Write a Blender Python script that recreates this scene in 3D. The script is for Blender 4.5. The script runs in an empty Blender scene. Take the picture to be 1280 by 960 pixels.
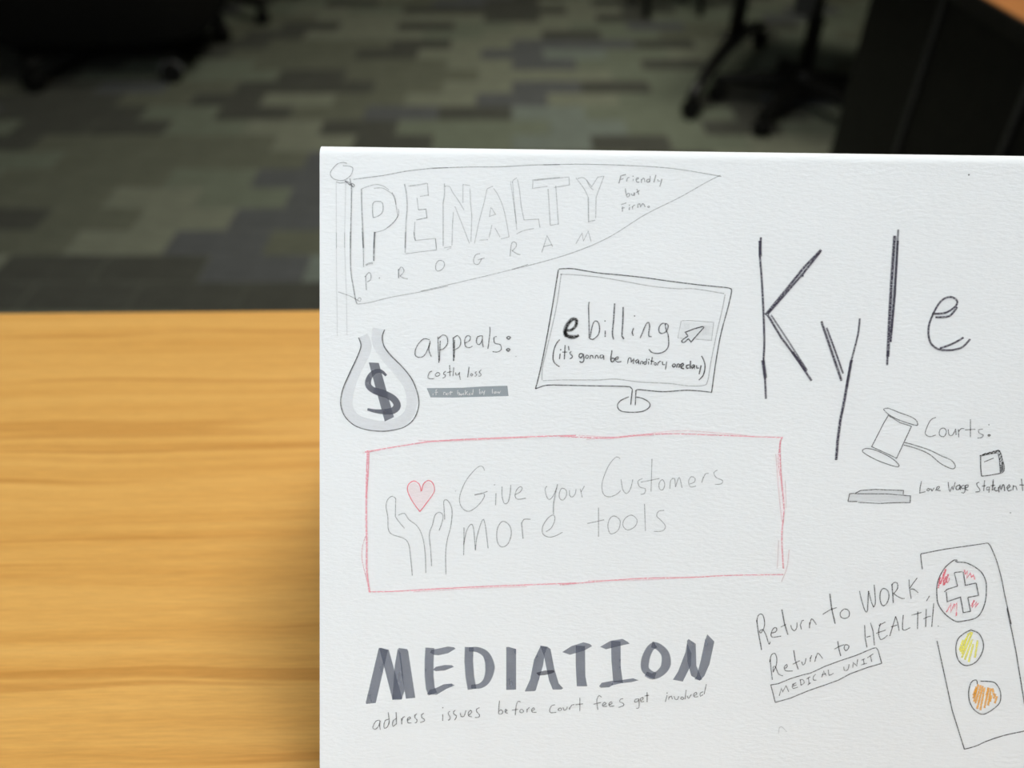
import bpy, bmesh, math, random, re
from mathutils import Vector, Matrix
from math import sin, cos, tan, pi, radians, sqrt
random.seed(7)
S = bpy.context.scene
COL = S.collection

# ------------------------------------------------------------------ camera, world, lights, exposure
TH = radians(39.6)          # camera looks down by this much
CAM = Vector((0, 0, 1.03))  # desk top is at z = 0.73
FPX = 1005.0
cd = bpy.data.cameras.new('camera')
cd.sensor_width = 36
cd.lens = FPX / 1280 * 36
cd.clip_start = 0.01
cd.dof.use_dof = True
cd.dof.focus_distance = 0.272
cd.dof.aperture_fstop = 6.2
cam = bpy.data.objects.new('camera', cd); COL.objects.link(cam)
cam.location = CAM
cam.rotation_euler = (pi / 2 - TH, 0, 0)
S.camera = cam

w = bpy.data.worlds.new('world'); S.world = w; w.use_nodes = True
w.node_tree.nodes['Background'].inputs[0].default_value = (0.80, 0.88, 1.0, 1)
w.node_tree.nodes['Background'].inputs[1].default_value = 1.0

def area(name, loc, target, sx, sy, power, color):
    l = bpy.data.lights.new(name, 'AREA'); l.shape = 'RECTANGLE'; l.size = sx; l.size_y = sy
    l.energy = power; l.color = color
    o = bpy.data.objects.new(name, l); COL.objects.link(o); o.location = loc
    o.rotation_euler = (Vector(target) - Vector(loc)).to_track_quat('-Z', 'Y').to_euler()
    return o
area('card_fill_light', (-1.15, -1.00, 1.70), (0.0, 0.3, 0.75), 1.2, 1.0, 37, (0.85, 0.94, 1.0))  # added off-frame fill that brightens the card's front panel
area('ceiling_light_near', (0.48, 0.80, 2.70), (0.48, 0.80, 0), 0.58, 0.9, 27, (1.0, 0.97, 0.92))
area('ceiling_light_far', (0.45, 2.70, 2.70), (0.45, 2.70, 0), 1.15, 0.58, 19, (1.0, 1.0, 0.88)).data.spread = radians(125)

S.view_settings.view_transform = 'Standard'
S.view_settings.look = 'None'
S.view_settings.exposure = 0.03
S.view_settings.gamma = 1.0
S.view_settings.use_curve_mapping = False

# ------------------------------------------------------------------ helpers
def lin(c):
    f = lambda v: (v / 255) / 12.92 if v / 255 <= 0.04045 else ((v / 255 + 0.055) / 1.055) ** 2.4
    return tuple(f(v) for v in c)

def newmat(name):
    m = bpy.data.materials.new(name); m.use_nodes = True
    nt = m.node_tree
    return m, nt, nt.nodes, nt.links, nt.nodes['Principled BSDF']

def noise(nt, scale, detail=3, rough=0.5, vec=None, mapscale=None, rot=None):
    N, L = nt.nodes, nt.links
    n = N.new('ShaderNodeTexNoise'); n.inputs['Scale'].default_value = scale
    n.inputs['Detail'].default_value = detail; n.inputs['Roughness'].default_value = rough
    if vec is None:
        tc = N.new('ShaderNodeTexCoord'); vec = tc.outputs['Object']
    if mapscale:
        mp = N.new('ShaderNodeMapping'); mp.inputs['Scale'].default_value = mapscale
        if rot: mp.inputs['Rotation'].default_value = rot
        L.new(vec, mp.inputs[0]); vec = mp.outputs[0]
    L.new(vec, n.inputs['Vector'])
    return n

def ramp(nt, src, stops):
    r = nt.nodes.new('ShaderNodeValToRGB')
    e = r.color_ramp.elements
    while len(e) < len(stops): e.new(0.5)
    for k, (p, c) in enumerate(stops):
        e[k].position = p
        e[k].color = (c[0], c[1], c[2], 1) if hasattr(c, '__len__') else (c, c, c, 1)
    nt.links.new(src, r.inputs[0])
    return r

def simple(name, col, rough=0.5, metal=0.0, var=0.25, nscale=40, bump=0.0, bscale=300):
    m, nt, N, L, P = newmat(name)
    n = noise(nt, nscale, 4)
    a = tuple(c * (1 - var) for c in col); b = tuple(min(1, c * (1 + var)) for c in col)
    r = ramp(nt, n.outputs['Fac'], [(0.3, a), (0.7, b)])
    L.new(r.outputs[0], P.inputs['Base Color'])
    P.inputs['Roughness'].default_value = rough; P.inputs['Metallic'].default_value = metal
    if bump:
        n2 = noise(nt, bscale, 3)
        bp = N.new('ShaderNodeBump'); bp.inputs['Strength'].default_value = bump; bp.inputs['Distance'].default_value = 0.002
        L.new(n2.outputs['Fac'], bp.inputs['Height']); L.new(bp.outputs[0], P.inputs['Normal'])
    return m

def link(name, me, mat=None, parent=None, loc=(0, 0, 0), rot=(0, 0, 0)):
    o = bpy.data.objects.new(name, me); COL.objects.link(o)
    if me is not None and mat is not None and not me.materials: me.materials.append(mat)
    if parent is not None: o.parent = parent
    o.location = loc; o.rotation_euler = rot
    return o

def empty(name, label, cat, loc, rz=0, group=None):
    o = bpy.data.objects.new(name, None); COL.objects.link(o)
    o.location = loc; o.rotation_euler = (0, 0, rz); o.empty_display_size = 0.05
    o['label'] = label; o['category'] = cat
    if group: o['group'] = group
    return o

def bm_mesh(bm, smooth=False):
    me = bpy.data.meshes.new('mesh'); bmesh.ops.recalc_face_normals(bm, faces=bm.faces)
    bm.to_mesh(me); bm.free()
    if smooth:
        for p in me.polygons: p.use_smooth = True
    return me

def add_box(bm, c, s, rz=0, bev=0.0, seg=2, rot=None):
    r = bmesh.ops.create_cube(bm, size=1)
    vs = r['verts']
    M = Matrix.Translation(c) @ (rot.to_4x4() if rot else Matrix.Rotation(rz, 4, 'Z')) @ Matrix.Diagonal((s[0], s[1], s[2], 1))
    bmesh.ops.transform(bm, matrix=M, verts=vs)
    if bev:
        es = list({e for v in vs for e in v.link_edges})
        bmesh.ops.bevel(bm, geom=es, offset=bev, segments=seg, affect='EDGES', profile=0.5)

def box(c, s, bev=0.0, rz=0, seg=2):
    bm = bmesh.new(); add_box(bm, c, s, rz, bev, seg); return bm_mesh(bm)

def add_tube(bm, pts, rad, n=10, cap=True):
    pts = [Vector(p) for p in pts]
    rads = rad if hasattr(rad, '__len__') else [rad] * len(pts)
    rings = []
    prev = None
    for i, p in enumerate(pts):
        t = (pts[min(i + 1, len(pts) - 1)] - pts[max(i - 1, 0)]).normalized()
        if prev is None:
            a = Vector((0, 0, 1)) if abs(t.z) < 0.9 else Vector((1, 0, 0))
            x = t.cross(a).normalized()
        else:
            x = (prev - t * prev.dot(t)).normalized()
        prev = x
        y = t.cross(x)
        rings.append([bm.verts.new(p + (x * cos(2 * pi * k / n) + y * sin(2 * pi * k / n)) * rads[i]) for k in range(n)])
    for i in range(len(rings) - 1):
        for k in range(n):
            bm.faces.new((rings[i][k], rings[i][(k + 1) % n], rings[i + 1][(k + 1) % n], rings[i + 1][k]))
    if cap:
        bm.faces.new(rings[0][::-1]); bm.faces.new(rings[-1])

def tube(pts, rad, n=10):
    bm = bmesh.new(); add_tube(bm, pts, rad, n); return bm_mesh(bm, True)

def add_lathe(bm, prof, n=20, M=None):
    rings = []
    for (r, z) in prof:
        rings.append([bm.verts.new(Vector((max(r, 1e-4) * cos(2 * pi * k / n), max(r, 1e-4) * sin(2 * pi * k / n), z))) for k in range(n)])
    for i in range(len(rings) - 1):
        for k in range(n):
            bm.faces.new((rings[i][k], rings[i][(k + 1) % n], rings[i + 1][(k + 1) % n], rings[i + 1][k]))
    bm.faces.new(rings[0][::-1]); bm.faces.new(rings[-1])
    if M is not None:
        bmesh.ops.transform(bm, matrix=M, verts=[v for rg in rings for v in rg])

def lathe(prof, n=20, M=None, smooth=True):
    bm = bmesh.new(); add_lathe(bm, prof, n, M); return bm_mesh(bm, smooth)

# ------------------------------------------------------------------ materials
M_black = simple('black_plastic', (0.004, 0.0038, 0.003), 0.6, 0, 0.3)
M_fabric = simple('black_fabric', (0.003, 0.0028, 0.002), 1.0, 0, 0.4, 200, 0.3, 900)
M_metal = simple('black_metal', (0.006, 0.0055, 0.0045), 0.45, 0.2, 0.3)
M_grey = simple('cap_highlight', (0.22, 0.22, 0.21), 0.4, 0.3, 0.2)  # highlight on one castor, put into its hood as grey
M_panel = simple('black_laminate', (0.005, 0.0045, 0.0035), 0.5, 0, 0.3, 30)

for m_ in (M_black, M_fabric, M_panel): m_.node_tree.nodes['Principled BSDF'].inputs['Specular IOR Level'].default_value = 0.15

def wood_mat():
    m, nt, N, L, P = newmat('desk_wood')
    tc = N.new('ShaderNodeTexCoord')
    # gentle waviness of the grain
    wv = noise(nt, 1.0, 2, 0.5, tc.outputs['Object'], (3.5, 9, 1))
    mp = N.new('ShaderNodeVectorMath'); mp.operation = 'MULTIPLY_ADD'
    L.new(wv.outputs['Color'], mp.inputs[0]); mp.inputs[1].default_value = (0, 0.035, 0)
    L.new(tc.outputs['Object'], mp.inputs[2])
    g1 = noise(nt, 1.0, 4, 0.6, mp.outputs[0], (3.0, 120, 1))
    g2 = noise(nt, 1.0, 3, 0.55, mp.outputs[0], (1.1, 62, 1))
    g3 = noise(nt, 1.0, 5, 0.7, tc.outputs['Object'], (60, 900, 1))
    base = ramp(nt, g1.outputs['Fac'], [(0.25, lin((204, 149, 74))), (0.52, lin((216, 164, 88))), (0.78, lin((223, 173, 97)))])
    dark = ramp(nt, g2.outputs['Fac'], [(0.57, 0.0), (0.60, 0.42), (0.64, 0.42), (0.67, 0.05)])
    mx = N.new('ShaderNodeMixRGB'); mx.blend_type = 'MIX'
    L.new(dark.outputs[0], mx.inputs[0]); L.new(base.outputs[0], mx.inputs[1]); mx.inputs[2].default_value = (*lin((178, 116, 44)), 1)
    fine = ramp(nt, g3.outputs['Fac'], [(0.3, 0.88), (0.7, 1.07)])
    mu = N.new('ShaderNodeMixRGB'); mu.blend_type = 'MULTIPLY'; mu.inputs[0].default_value = 1
    L.new(mx.outputs[0], mu.inputs[1]); L.new(fine.outputs[0], mu.inputs[2])
    L.new(mu.outputs[0], P.inputs['Base Color'])
    P.inputs['Roughness'].default_value = 0.42
    P.inputs['Specular IOR Level'].default_value = 0.35
    return m
M_wood = wood_mat()

def carpet(name, col):
    m, nt, N, L, P = newmat(name)
    n = noise(nt, 260, 3, 0.7)
    n2 = noise(nt, 14, 3, 0.6, None, (1, 5, 1))
    ad = N.new('ShaderNodeMath'); ad.operation = 'ADD'
    L.new(n.outputs['Fac'], ad.inputs[0]); L.new(n2.outputs['Fac'], ad.inputs[1])
    hf = N.new('ShaderNodeMath'); hf.operation = 'MULTIPLY'; hf.inputs[1].default_value = 0.5
    L.new(ad.outputs[0], hf.inputs[0])
    r = ramp(nt, hf.outputs[0], [(0.35, tuple(c * 0.72 for c in col)), (0.65, tuple(c * 1.28 for c in col))])
    L.new(r.outputs[0], P.inputs['Base Color'])
    P.inputs['Roughness'].default_value = 1.0
    P.inputs['Specular IOR Level'].default_value = 0.1
    bp = N.new('ShaderNodeBump'); bp.inputs['Strength'].default_value = 0.4; bp.inputs['Distance'].default_value = 0.003
    L.new(n.outputs['Fac'], bp.inputs['Height']); L.new(bp.outputs[0], P.inputs['Normal'])
    return m
CT = {'D': carpet('carpet_charcoal', (0.058, 0.058, 0.047)),
      'B': carpet('carpet_slate', (0.080, 0.082, 0.080)),
      'M': carpet('carpet_olive', (0.100, 0.103, 0.074)),
      'G': carpet('carpet_green', (0.122, 0.134, 0.097)),
      'L': carpet('carpet_light', (0.148, 0.153, 0.112)),
      'S': carpet('carpet_sage', (0.134, 0.150, 0.127))}

def paper_mat():
    m, nt, N, L, P = newmat('drawing_paper')
    uv = N.new('ShaderNodeUVMap'); uv.uv_map = 'card'
    n = noise(nt, 1.0, 5, 0.62, uv.outputs[0], (380, 1000, 1), (0, 0, radians(8)))
    n2 = noise(nt, 1.0, 3, 0.5, uv.outputs[0], (12, 12, 1))
    r = ramp(nt, n2.outputs['Fac'], [(0.3, (0.86, 0.875, 0.885)), (0.7, (0.885, 0.90, 0.91))])
    L.new(r.outputs[0], P.inputs['Base Color'])
    P.inputs['Roughness'].default_value = 0.85
    P.inputs['Specular IOR Level'].default_value = 0.2
    bp = N.new('ShaderNodeBump'); bp.inputs['Strength'].default_value = 0.36; bp.inputs['Distance'].default_value = 0.0007
    L.new(n.outputs['Fac'], bp.inputs['Height']); L.new(bp.outputs[0], P.inputs['Normal'])
    return m
M_paper = paper_mat()

def ink_mat(name, marker):
    m, nt, N, L, P = newmat(name)
    at = N.new('ShaderNodeAttribute'); at.attribute_name = 'ink'
    edge = N.new('ShaderNodeUVMap'); edge.uv_map = 'edge'
    uv = N.new('ShaderNodeUVMap'); uv.uv_map = 'card'
    sx = N.new('ShaderNodeSeparateXYZ'); L.new(edge.outputs[0], sx.inputs[0])
    # edge.x runs 0..1 across the stroke
    a1 = N.new('ShaderNodeMath'); a1.operation = 'SUBTRACT'; L.new(sx.outputs[0], a1.inputs[0]); a1.inputs[1].default_value = 0.5
    a2 = N.new('ShaderNodeMath'); a2.operation = 'ABSOLUTE'; L.new(a1.outputs[0], a2.inputs[0])
    if marker:
        g = noise(nt, 1.0, 3, 0.5, uv.outputs[0], (260, 120, 1))
        er = ramp(nt, a2.outputs[0], [(0.42, 1.0), (0.5, 0.15)])
        gr = ramp(nt, g.outputs['Fac'], [(0.3, 0.90), (0.7, 1.0)])
    else:
        g = noise(nt, 1.0, 3, 0.7, uv.outputs[0], (1300, 2300, 1))
        er = ramp(nt, a2.outputs[0], [(0.15, 1.0), (0.5, 0.0)])
        gr = ramp(nt, g.outputs['Fac'], [(0.36, 0.45), (0.56, 1.0)])
    m1 = N.new('ShaderNodeMath'); m1.operation = 'MULTIPLY'; L.new(er.outputs[0], m1.inputs[0]); L.new(gr.outputs[0], m1.inputs[1])
    m2 = N.new('ShaderNodeMath'); m2.operation = 'MULTIPLY'; L.new(m1.outputs[0], m2.inputs[0]); L.new(at.outputs['Alpha'], m2.inputs[1])
    L.new(m2.outputs[0], P.inputs['Alpha'])
    L.new(at.outputs['Color'], P.inputs['Base Color'])
    P.inputs['Roughness'].default_value = 0.8
    P.inputs['Specular IOR Level'].default_value = 0.2
    return m
M_pencil = ink_mat('pencil_line', False)
M_marker = ink_mat('marker_ink', True)

# ------------------------------------------------------------------ floor of carpet planks
def ray(x, y):
    return Vector((0, cos(TH), -sin(TH))) + Vector((1, 0, 0)) * ((x - 640) / FPX) + Vector((0, sin(TH), cos(TH))) * ((480 - y) / FPX)
def on_floor(x, y):
    d = ray(x, y); k = -CAM.z / d.z
    return CAM + d * k

def floor_base():
    m, nt, N, L, P = newmat('carpet_mosaic')
    tc = N.new('ShaderNodeTexCoord')
    b = N.new('ShaderNodeTexBrick'); b.inputs['Scale'].default_value = 1.0
    b.inputs['Brick Width'].default_value = 0.25; b.inputs['Row Height'].default_value = 0.125
    b.inputs['Mortar Size'].default_value = 0.0
    b.inputs['Color1'].default_value = (0.05, 0.05, 0.04, 1); b.inputs['Color2'].default_value = (0.17, 0.18, 0.13, 1)
    L.new(tc.outputs['Object'], b.inputs['Vector']); L.new(b.outputs['Color'], P.inputs['Base Color'])
    P.inputs['Roughness'].default_value = 1.0
    o = link('floor', box((0, 3.0, -0.026), (8.2, 9.4, 0.05)), m)
    o['kind'] = 'structure'
    return o
floor = floor_base()


def shell(name, c, s, mat):
    o = link(name, box(c, s), mat); o['kind'] = 'structure'; return o
M_wall = simple('wall_paint', (0.30, 0.30, 0.28), 0.9, 0, 0.04, 3, 0.1, 200)
M_ceil = simple('ceiling_tile', (0.55, 0.55, 0.53), 0.9, 0, 0.05, 6, 0.2, 120)
shell('wall_left', (-4.05, 3.2, 1.4), (0.1, 8.8, 2.8), M_wall)
shell('wall_right', (4.05, 3.2, 1.4), (0.1, 8.8, 2.8), M_wall)
shell('wall_front', (0, 7.65, 1.4), (8.2, 0.1, 2.8), M_wall)
shell('ceiling', (0, 3.0, 2.83), (8.2, 9.4, 0.06), M_ceil)
# wall behind the viewer with an opening added behind the card's fill light
bm = bmesh.new()
add_box(bm, (-2.975, -1.15, 1.4), (2.05, 0.1, 2.8)); add_box(bm, (1.825, -1.15, 1.4), (4.35, 0.1, 2.8))
add_box(bm, (-1.15, -1.15, 0.6), (1.6, 0.1, 1.2)); add_box(bm, (-1.15, -1.15, 2.6), (1.6, 0.1, 0.4))
o = link('wall_back', bm_mesh(bm), M_wall); o['kind'] = 'structure'
bm = bmesh.new()
for x_ in (-1.925, -1.15, -0.375): add_box(bm, (x_, -1.12, 1.8), (0.05, 0.06, 1.2), bev=0.004)
for z_ in (1.225, 2.375): add_box(bm, (-1.15, -1.12, z_), (1.6, 0.06, 0.05), bev=0.004)
win = link('added_window', bm_mesh(bm), simple('window_frame_paint', (0.6, 0.6, 0.58), 0.5, 0, 0.05)); win['kind'] = 'structure'  # unseen window, added to sit behind the card's fill light
gm, gnt, gN, gL, gP = newmat('window_glass')
gP.inputs['Transmission Weight'].default_value = 1.0; gP.inputs['Roughness'].default_value = 0.02; gP.inputs['IOR'].default_value = 1.45
for x_ in (-1.54, -0.76): link('pane', box((x_, -1.13, 1.8), (0.72, 0.006, 1.1)), gm, win)
em, ent, eN, eL, eP = newmat('lamp_diffuser')
eP.inputs['Emission Color'].default_value = (1, 0.96, 0.88, 1); eP.inputs['Emission Strength'].default_value = 2.0
for lx, ly, sx, sy, wh in ((0.48, 0.80, 0.62, 0.94, 'above the desks'), (0.45, 2.70, 1.2, 0.62, 'over the open carpet')):
    t = empty('ceiling_light', 'rectangular white ceiling light panel ' + wh, 'ceiling light', (lx, ly, 2.76))
    link('diffuser', box((0, 0, 0.015), (sx - 0.05, sy - 0.05, 0.01)), em, t)
    bm = bmesh.new()
    for q in (-1, 1):
        add_box(bm, (q * (sx / 2 - 0.0125), 0, 0.02), (0.025, sy, 0.04)); add_box(bm, (0, q * (sy / 2 - 0.0125), 0.02), (sx - 0.05, 0.025, 0.04))
    link('frame', bm_mesh(bm), bpy.data.materials['window_frame_paint'], t)

# tones of the blocks: left px, right px (at mid height), top px, bottom px, tone
BLK = [(584,660,9,31,'D'),(494,540,19,56,'D'),(437,525,56,78,'D'),(400,440,0,18,'D'),(680,716,32,52,'D'),(735,800,-5,30,'D'),
 (587,672,53,84,'B'),(540,587,84,95,'D'),(590,680,95,135,'B'),(525,637,137,156,'D'),(406,503,156,183,'D'),(722,769,155,188,'D'),
 (545,590,37,84,'L'),(660,740,2,30,'L'),(677,722,52,82,'S'),(677,745,82,134,'L'),(500,590,97,137,'L'),(640,722,137,187,'S'),
 (503,575,158,188,'G'),(400,485,20,50,'L'),(745,800,40,150,'G'),(770,850,100,190,'G'),(400,500,95,137,'M'),(455,500,80,110,'M'),
 (330,395,84,115,'D'),(310,400,116,140,'L'),(245,350,140,158,'D'),(262,330,96,140,'D'),(190,243,143,157,'S'),(100,178,128,160,'D'),
 (150,196,203,240,'D'),(30,320,160,203,'M'),(196,320,203,258,'G'),(0,148,203,258,'M'),(310,400,158,192,'L'),(290,400,194,262,'B'),
 (366,400,262,274,'S'),(245,366,262,320,'B'),(100,240,262,312,'L'),(230,330,312,326,'D'),(100,240,326,385,'D'),(265,335,322,385,'B'),
 (335,362,325,372,'D'),(362,420,322,390,'S'),(70,210,314,328,'M'),(0,100,262,330,'M'),(0,100,330,385,'D'),(210,265,345,385,'D'),
 (345,400,40,84,'M'),(792,856,55,90,'D'),(350,400,0,30,'L'),(0,100,120,160,'D')]  # charcoal block left of the castor table paints a dark shadow into the carpet
WB = []
for xl, xr, yt, yb, t in BLK:
    ym = (yt + yb) / 2
    a = on_floor(xl, ym); b = on_floor(xr, ym)
    WB.append((a.x, b.x, on_floor(640, yb).y, on_floor(640, yt).y, t))
def tone(x, y):
    for x0, x1, y0, y1, t in WB:
        if x0 <= x <= x1 and y0 <= y <= y1: return t
    return random.Random(5 + int(math.floor((x + 0.0625) / 0.25)) * 131 + int(math.floor(y / 0.25)) * 17).choice('DDBMMGGGL')
plank_meshes = {}
def plank(wd, t):
    if (wd, t) not in plank_meshes:
        bm = bmesh.new(); add_box(bm, (0, 0, 0), (wd - 0.0016, 0.1234, 0.006), bev=0.0012, seg=1)
        me = bm_mesh(bm); me.materials.append(CT[t]); plank_meshes[(wd, t)] = me
    return plank_meshes[(wd, t)]
PL = []
def visible(x, y):
    p = Vector((x, y, 0)) - CAM
    zc = p.dot(Vector((0, cos(TH), -sin(TH))))
    px = 640 + FPX * p.x / zc; py = 480 - FPX * p.dot(Vector((0, sin(TH), cos(TH)))) / zc
    return -75 < px < 1340 and -22 < py < 425 and not (px > 480 and py > 235) and not (px > 1130)
row = 0
y = 1.375
while y < 4.6:
    x = -2.75 + (0.125 if row % 2 else 0)
    while x < 2.6:
        yc = y + 0.0625
        # planks break where the tone of the pattern changes
        ta, tb = tone(x + 0.0625, yc), tone(x + 0.1875, yc)
        if visible(x + 0.125, yc):
            PL.append((x, yc, 0.25, ta))
        x += 0.25
    y += 0.125; row += 1
PL.sort(key=lambda p: (p[0] + 0.3) ** 2 + p[1] ** 2)
for (x, yc, wd, t) in PL[:300]:
    link('carpet_plank', plank(wd, t), None, floor, (x + wd / 2, yc, -0.003 + random.uniform(-0.0004, 0.0004)))
print('planks', len(PL))

# ------------------------------------------------------------------ the wooden desk under the card
def make_desk(name, label, loc, rz, x0, x1, y0, y1, legs=True):
    t = empty(name, label, 'desk', loc, rz)
    bm = bmesh.new(); add_box(bm, ((x0 + x1) / 2, (y0 + y1) / 2, -0.014), (x1 - x0, y1 - y0, 0.028), bev=0.0018, seg=3)
    link('desktop', bm_mesh(bm), M_wood, t)
    if legs:
        for lx in (x0 + 0.06, x1 - 0.06):
            for ly in (y0 + 0.06, y1 - 0.1):
                bm = bmesh.new(); add_box(bm, (lx, ly, -0.028 - 0.345), (0.045, 0.045, 0.69), bev=0.004)
                add_box(bm, (lx, ly, -0.724), (0.05, 0.05, 0.012), bev=0.003)
                link('leg', bm_mesh(bm), M_metal, t)
        bm = bmesh.new()
        for ly in (y0 + 0.06, y1 - 0.1): add_box(bm, ((x0 + x1) / 2, ly, -0.048), (x1 - x0 - 0.165, 0.03, 0.039), bev=0.003)
        link('rail', bm_mesh(bm), M_metal, t)
    return t
make_desk('wooden_desk', 'honey wood laminate desk on which the folded drawing card stands', (0, 0.4415, 0.73), radians(0.9), -0.95, 0.58, -0.62, 0.0)

# second desk on the right: only its corner edge and its black end panel show
t = empty('side_desk', 'brown wood topped desk with black end boards, top right corner', 'desk', (0.668, 0.50, 0.73), radians(0.6))
bm = bmesh.new(); add_box(bm, (0.375, 0.62, -0.0155), (0.75, 1.24, 0.025), bev=0.0018, seg=3)
link('edge_band', bm_mesh(bm), M_panel, t)
bm = bmesh.new(); add_box(bm, (0.375, 0.62, -0.0015), (0.746, 1.236, 0.003), bev=0.0008, seg=2)
link('desktop', bm_mesh(bm), simple('desk_wood_brown', lin((160, 100, 44)), 0.5, 0, 0.12, 14), t)
ys = [0.04, 0.30, 0.57, 0.86, 1.15]
for k in range(4):
    y0, y1 = ys[k], ys[k + 1]
    bm = bmesh.new(); add_box(bm, (0.035, (y0 + y1) / 2, -0.3735), (0.018, y1 - y0 - 0.006, 0.687), bev=0.002)
    b = link('board', bm_mesh(bm), M_panel, t)
for k in range(1, 4):
    bm = bmesh.new(); add_box(bm, (0.0225, ys[k] + 0.004, -0.3735), (0.005, 0.010, 0.68), bev=0.0015)  # lighter strips put the boards' edge highlights into colour
    link('edge_highlight', bm_mesh(bm), simple('edge_highlight_tone', (0.035, 0.033, 0.03), 0.4, 0.4, 0.2) if k == 1 else bpy.data.materials['edge_highlight_tone'], t)
for lx, ly in ((0.70, 0.06), (0.70, 1.14)):
    bm = bmesh.new(); add_box(bm, (lx, ly, -0.379), (0.04, 0.04, 0.702), bev=0.004)
    link('leg', bm_mesh(bm), M_metal, t)

# ------------------------------------------------------------------ castor, star base, chairs
def castor_parts(parent, x, y, rz, r=0.028, capm=None):
    bm = bmesh.new()
    Mx = Matrix.Rotation(rz, 4, 'Z')
    for s in (-1, 1):
        Mw = Matrix.Translation((x, y, r)) @ Mx @ Matrix.Translation((0, s * 0.014, 0)) @ Matrix.Rotation(pi / 2, 4, 'X')
        add_lathe(bm, [(r * .35, -0.009), (r * .9, -0.009), (r, -0.006), (r, 0.006), (r * .9, 0.009), (r * .35, 0.009)], 18, Mw)
    wheel = link('castor', bm_mesh(bm), M_black, parent)
    bm = bmesh.new()
    # hood over the two wheels and the stem
    n = 9; prof = [(cos(pi * k / (n - 1)) * (r + 0.005), sin(pi * k / (n - 1)) * (r + 0.005)) for k in range(n)]
    Mh = Matrix.Translation((x, y, r)) @ Mx
    vs = []
    for yy in (-0.0045, 0.0045):
        vs.append([bm.verts.new(Mh @ Vector((a, yy, b))) for a, b in prof])
    for k in range(n - 1): bm.faces.new((vs[0][k], vs[0][k + 1], vs[1][k + 1], vs[1][k]))
    bm.faces.new(vs[0]); bm.faces.new(vs[1][::-1])
    add_tube(bm, [(x, y, 2 * r - 0.002), (x, y, 2 * r + 0.022)], 0.0065, 8)
    link('hood', bm_mesh(bm), capm or M_black, wheel)
    return wheel

def star_base(parent, R=0.31, phase=0.0, r=0.028, thick=0.022, caps=()):
    for k in range(5):
        a = phase + 2 * pi * k / 5
        ex, ey = R * cos(a), R * sin(a)
        bm = bmesh.new()
        N_ = 7; rows = []
        for i in range(N_):
            q = i / (N_ - 1); d = 0.035 + (R + 0.018 - 0.035) * q
            hw = thick * (1.25 - 0.45 * q); zt = 2 * r + 0.066 - 0.034 * q ** 1.5; hb = 0.038 - 0.016 * q
            c = Vector((cos(a) * d, sin(a) * d, 0)); nrm = Vector((-sin(a), cos(a), 0))
            rows.append([bm.verts.new(c + nrm * s_ * hw * f_ + Vector((0, 0, z_))) for s_, f_, z_ in
                         ((-1, 1, zt - hb), (-1, 1, zt - 0.010), (-1, .6, zt), (1, .6, zt), (1, 1, zt - 0.010), (1, 1, zt - hb))])
        for i in range(N_ - 1):
            for j in range(6): bm.faces.new((rows[i][j], rows[i][(j + 1) % 6], rows[i + 1][(j + 1) % 6], rows[i + 1][j]))
        bm.faces.new(rows[0][::-1]); bm.faces.new(rows[-1])
        link('base_leg', bm_mesh(bm), M_black, parent)
        castor_parts(parent, ex, ey, a + 0.9 + k, r, M_grey if k in caps else None)
    link('hub', lathe([(0.03, 2 * r + 0.012), (0.045, 2 * r + 0.02), (0.047, 2 * r + 0.06), (0.036, 2 * r + 0.085), (0.030, 2 * r + 0.09)], 20), M_black, parent)

def cushion(sx, sy, sz, p=4.0, seg=24):
    """rounded upholstered slab, superellipse outline with crowned faces"""
    bm = bmesh.new()
    rings = []
    lay = [(0.80, -1.0), (0.95, -0.86), (1.0, -0.4), (1.0, 0.4), (0.95, 0.86), (0.80, 1.0), (0.4, 1.12)]
    for s_, z_ in lay:
        rg = []
        for k in range(seg):
            a = 2 * pi * k / seg
            c, s = cos(a), sin(a)
            rg.append(bm.verts.new((math.copysign(abs(c) ** (2 / p), c) * sx / 2 * s_, math.copysign(abs(s) ** (2 / p), s) * sy / 2 * s_, z_ * sz / 2)))
        rings.append(rg)
    for i in range(len(rings) - 1):
        for k in range(seg): bm.faces.new((rings[i][k], rings[i][(k + 1) % seg], rings[i + 1][(k + 1) % seg], rings[i + 1][k]))
    bm.faces.new(rings[0][::-1]); bm.faces.new(rings[-1])
    return bm_mesh(bm, True)

def office_chair(label, loc, rz, phase, R=0.30):
    t = empty('office_chair', label, 'chair', loc, rz)
    star_base(t, R, phase - rz)
    link('gas_column', lathe([(0.026, 0.146), (0.026, 0.29), (0.030, 0.29), (0.030, 0.30), (0.016, 0.30), (0.016, 0.41)], 16), M_metal, t)
    link('seat_plate', box((0, 0, 0.42), (0.22, 0.20, 0.025), 0.006), M_metal, t)
    link('seat', cushion(0.48, 0.46, 0.075), M_fabric, t, (0, 0, 0.472))
    bm = bmesh.new(); add_box(bm, (0, 0.26, 0.52), (0.06, 0.014, 0.30), bev=0.004); add_box(bm, (0, 0.18, 0.40), (0.06, 0.17, 0.014), bev=0.004)
    link('back_bracket', bm_mesh(bm), M_metal, t)
    bk = link('backrest', cushion(0.44, 0.48, 0.06), M_fabric, t, (0, 0.235, 0.84), (radians(82), 0, 0))
    for s in (-1, 1):
        link('armrest', tube([(s * 0.20, 0.05, 0.43), (s * 0.27, 0.05, 0.45), (s * 0.28, 0.04, 0.60), (s * 0.28, -0.06, 0.655), (s * 0.28, -0.14, 0.65)], [0.014, 0.014, 0.013, 0.018, 0.016], 10), M_black, t)
    return t

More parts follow.
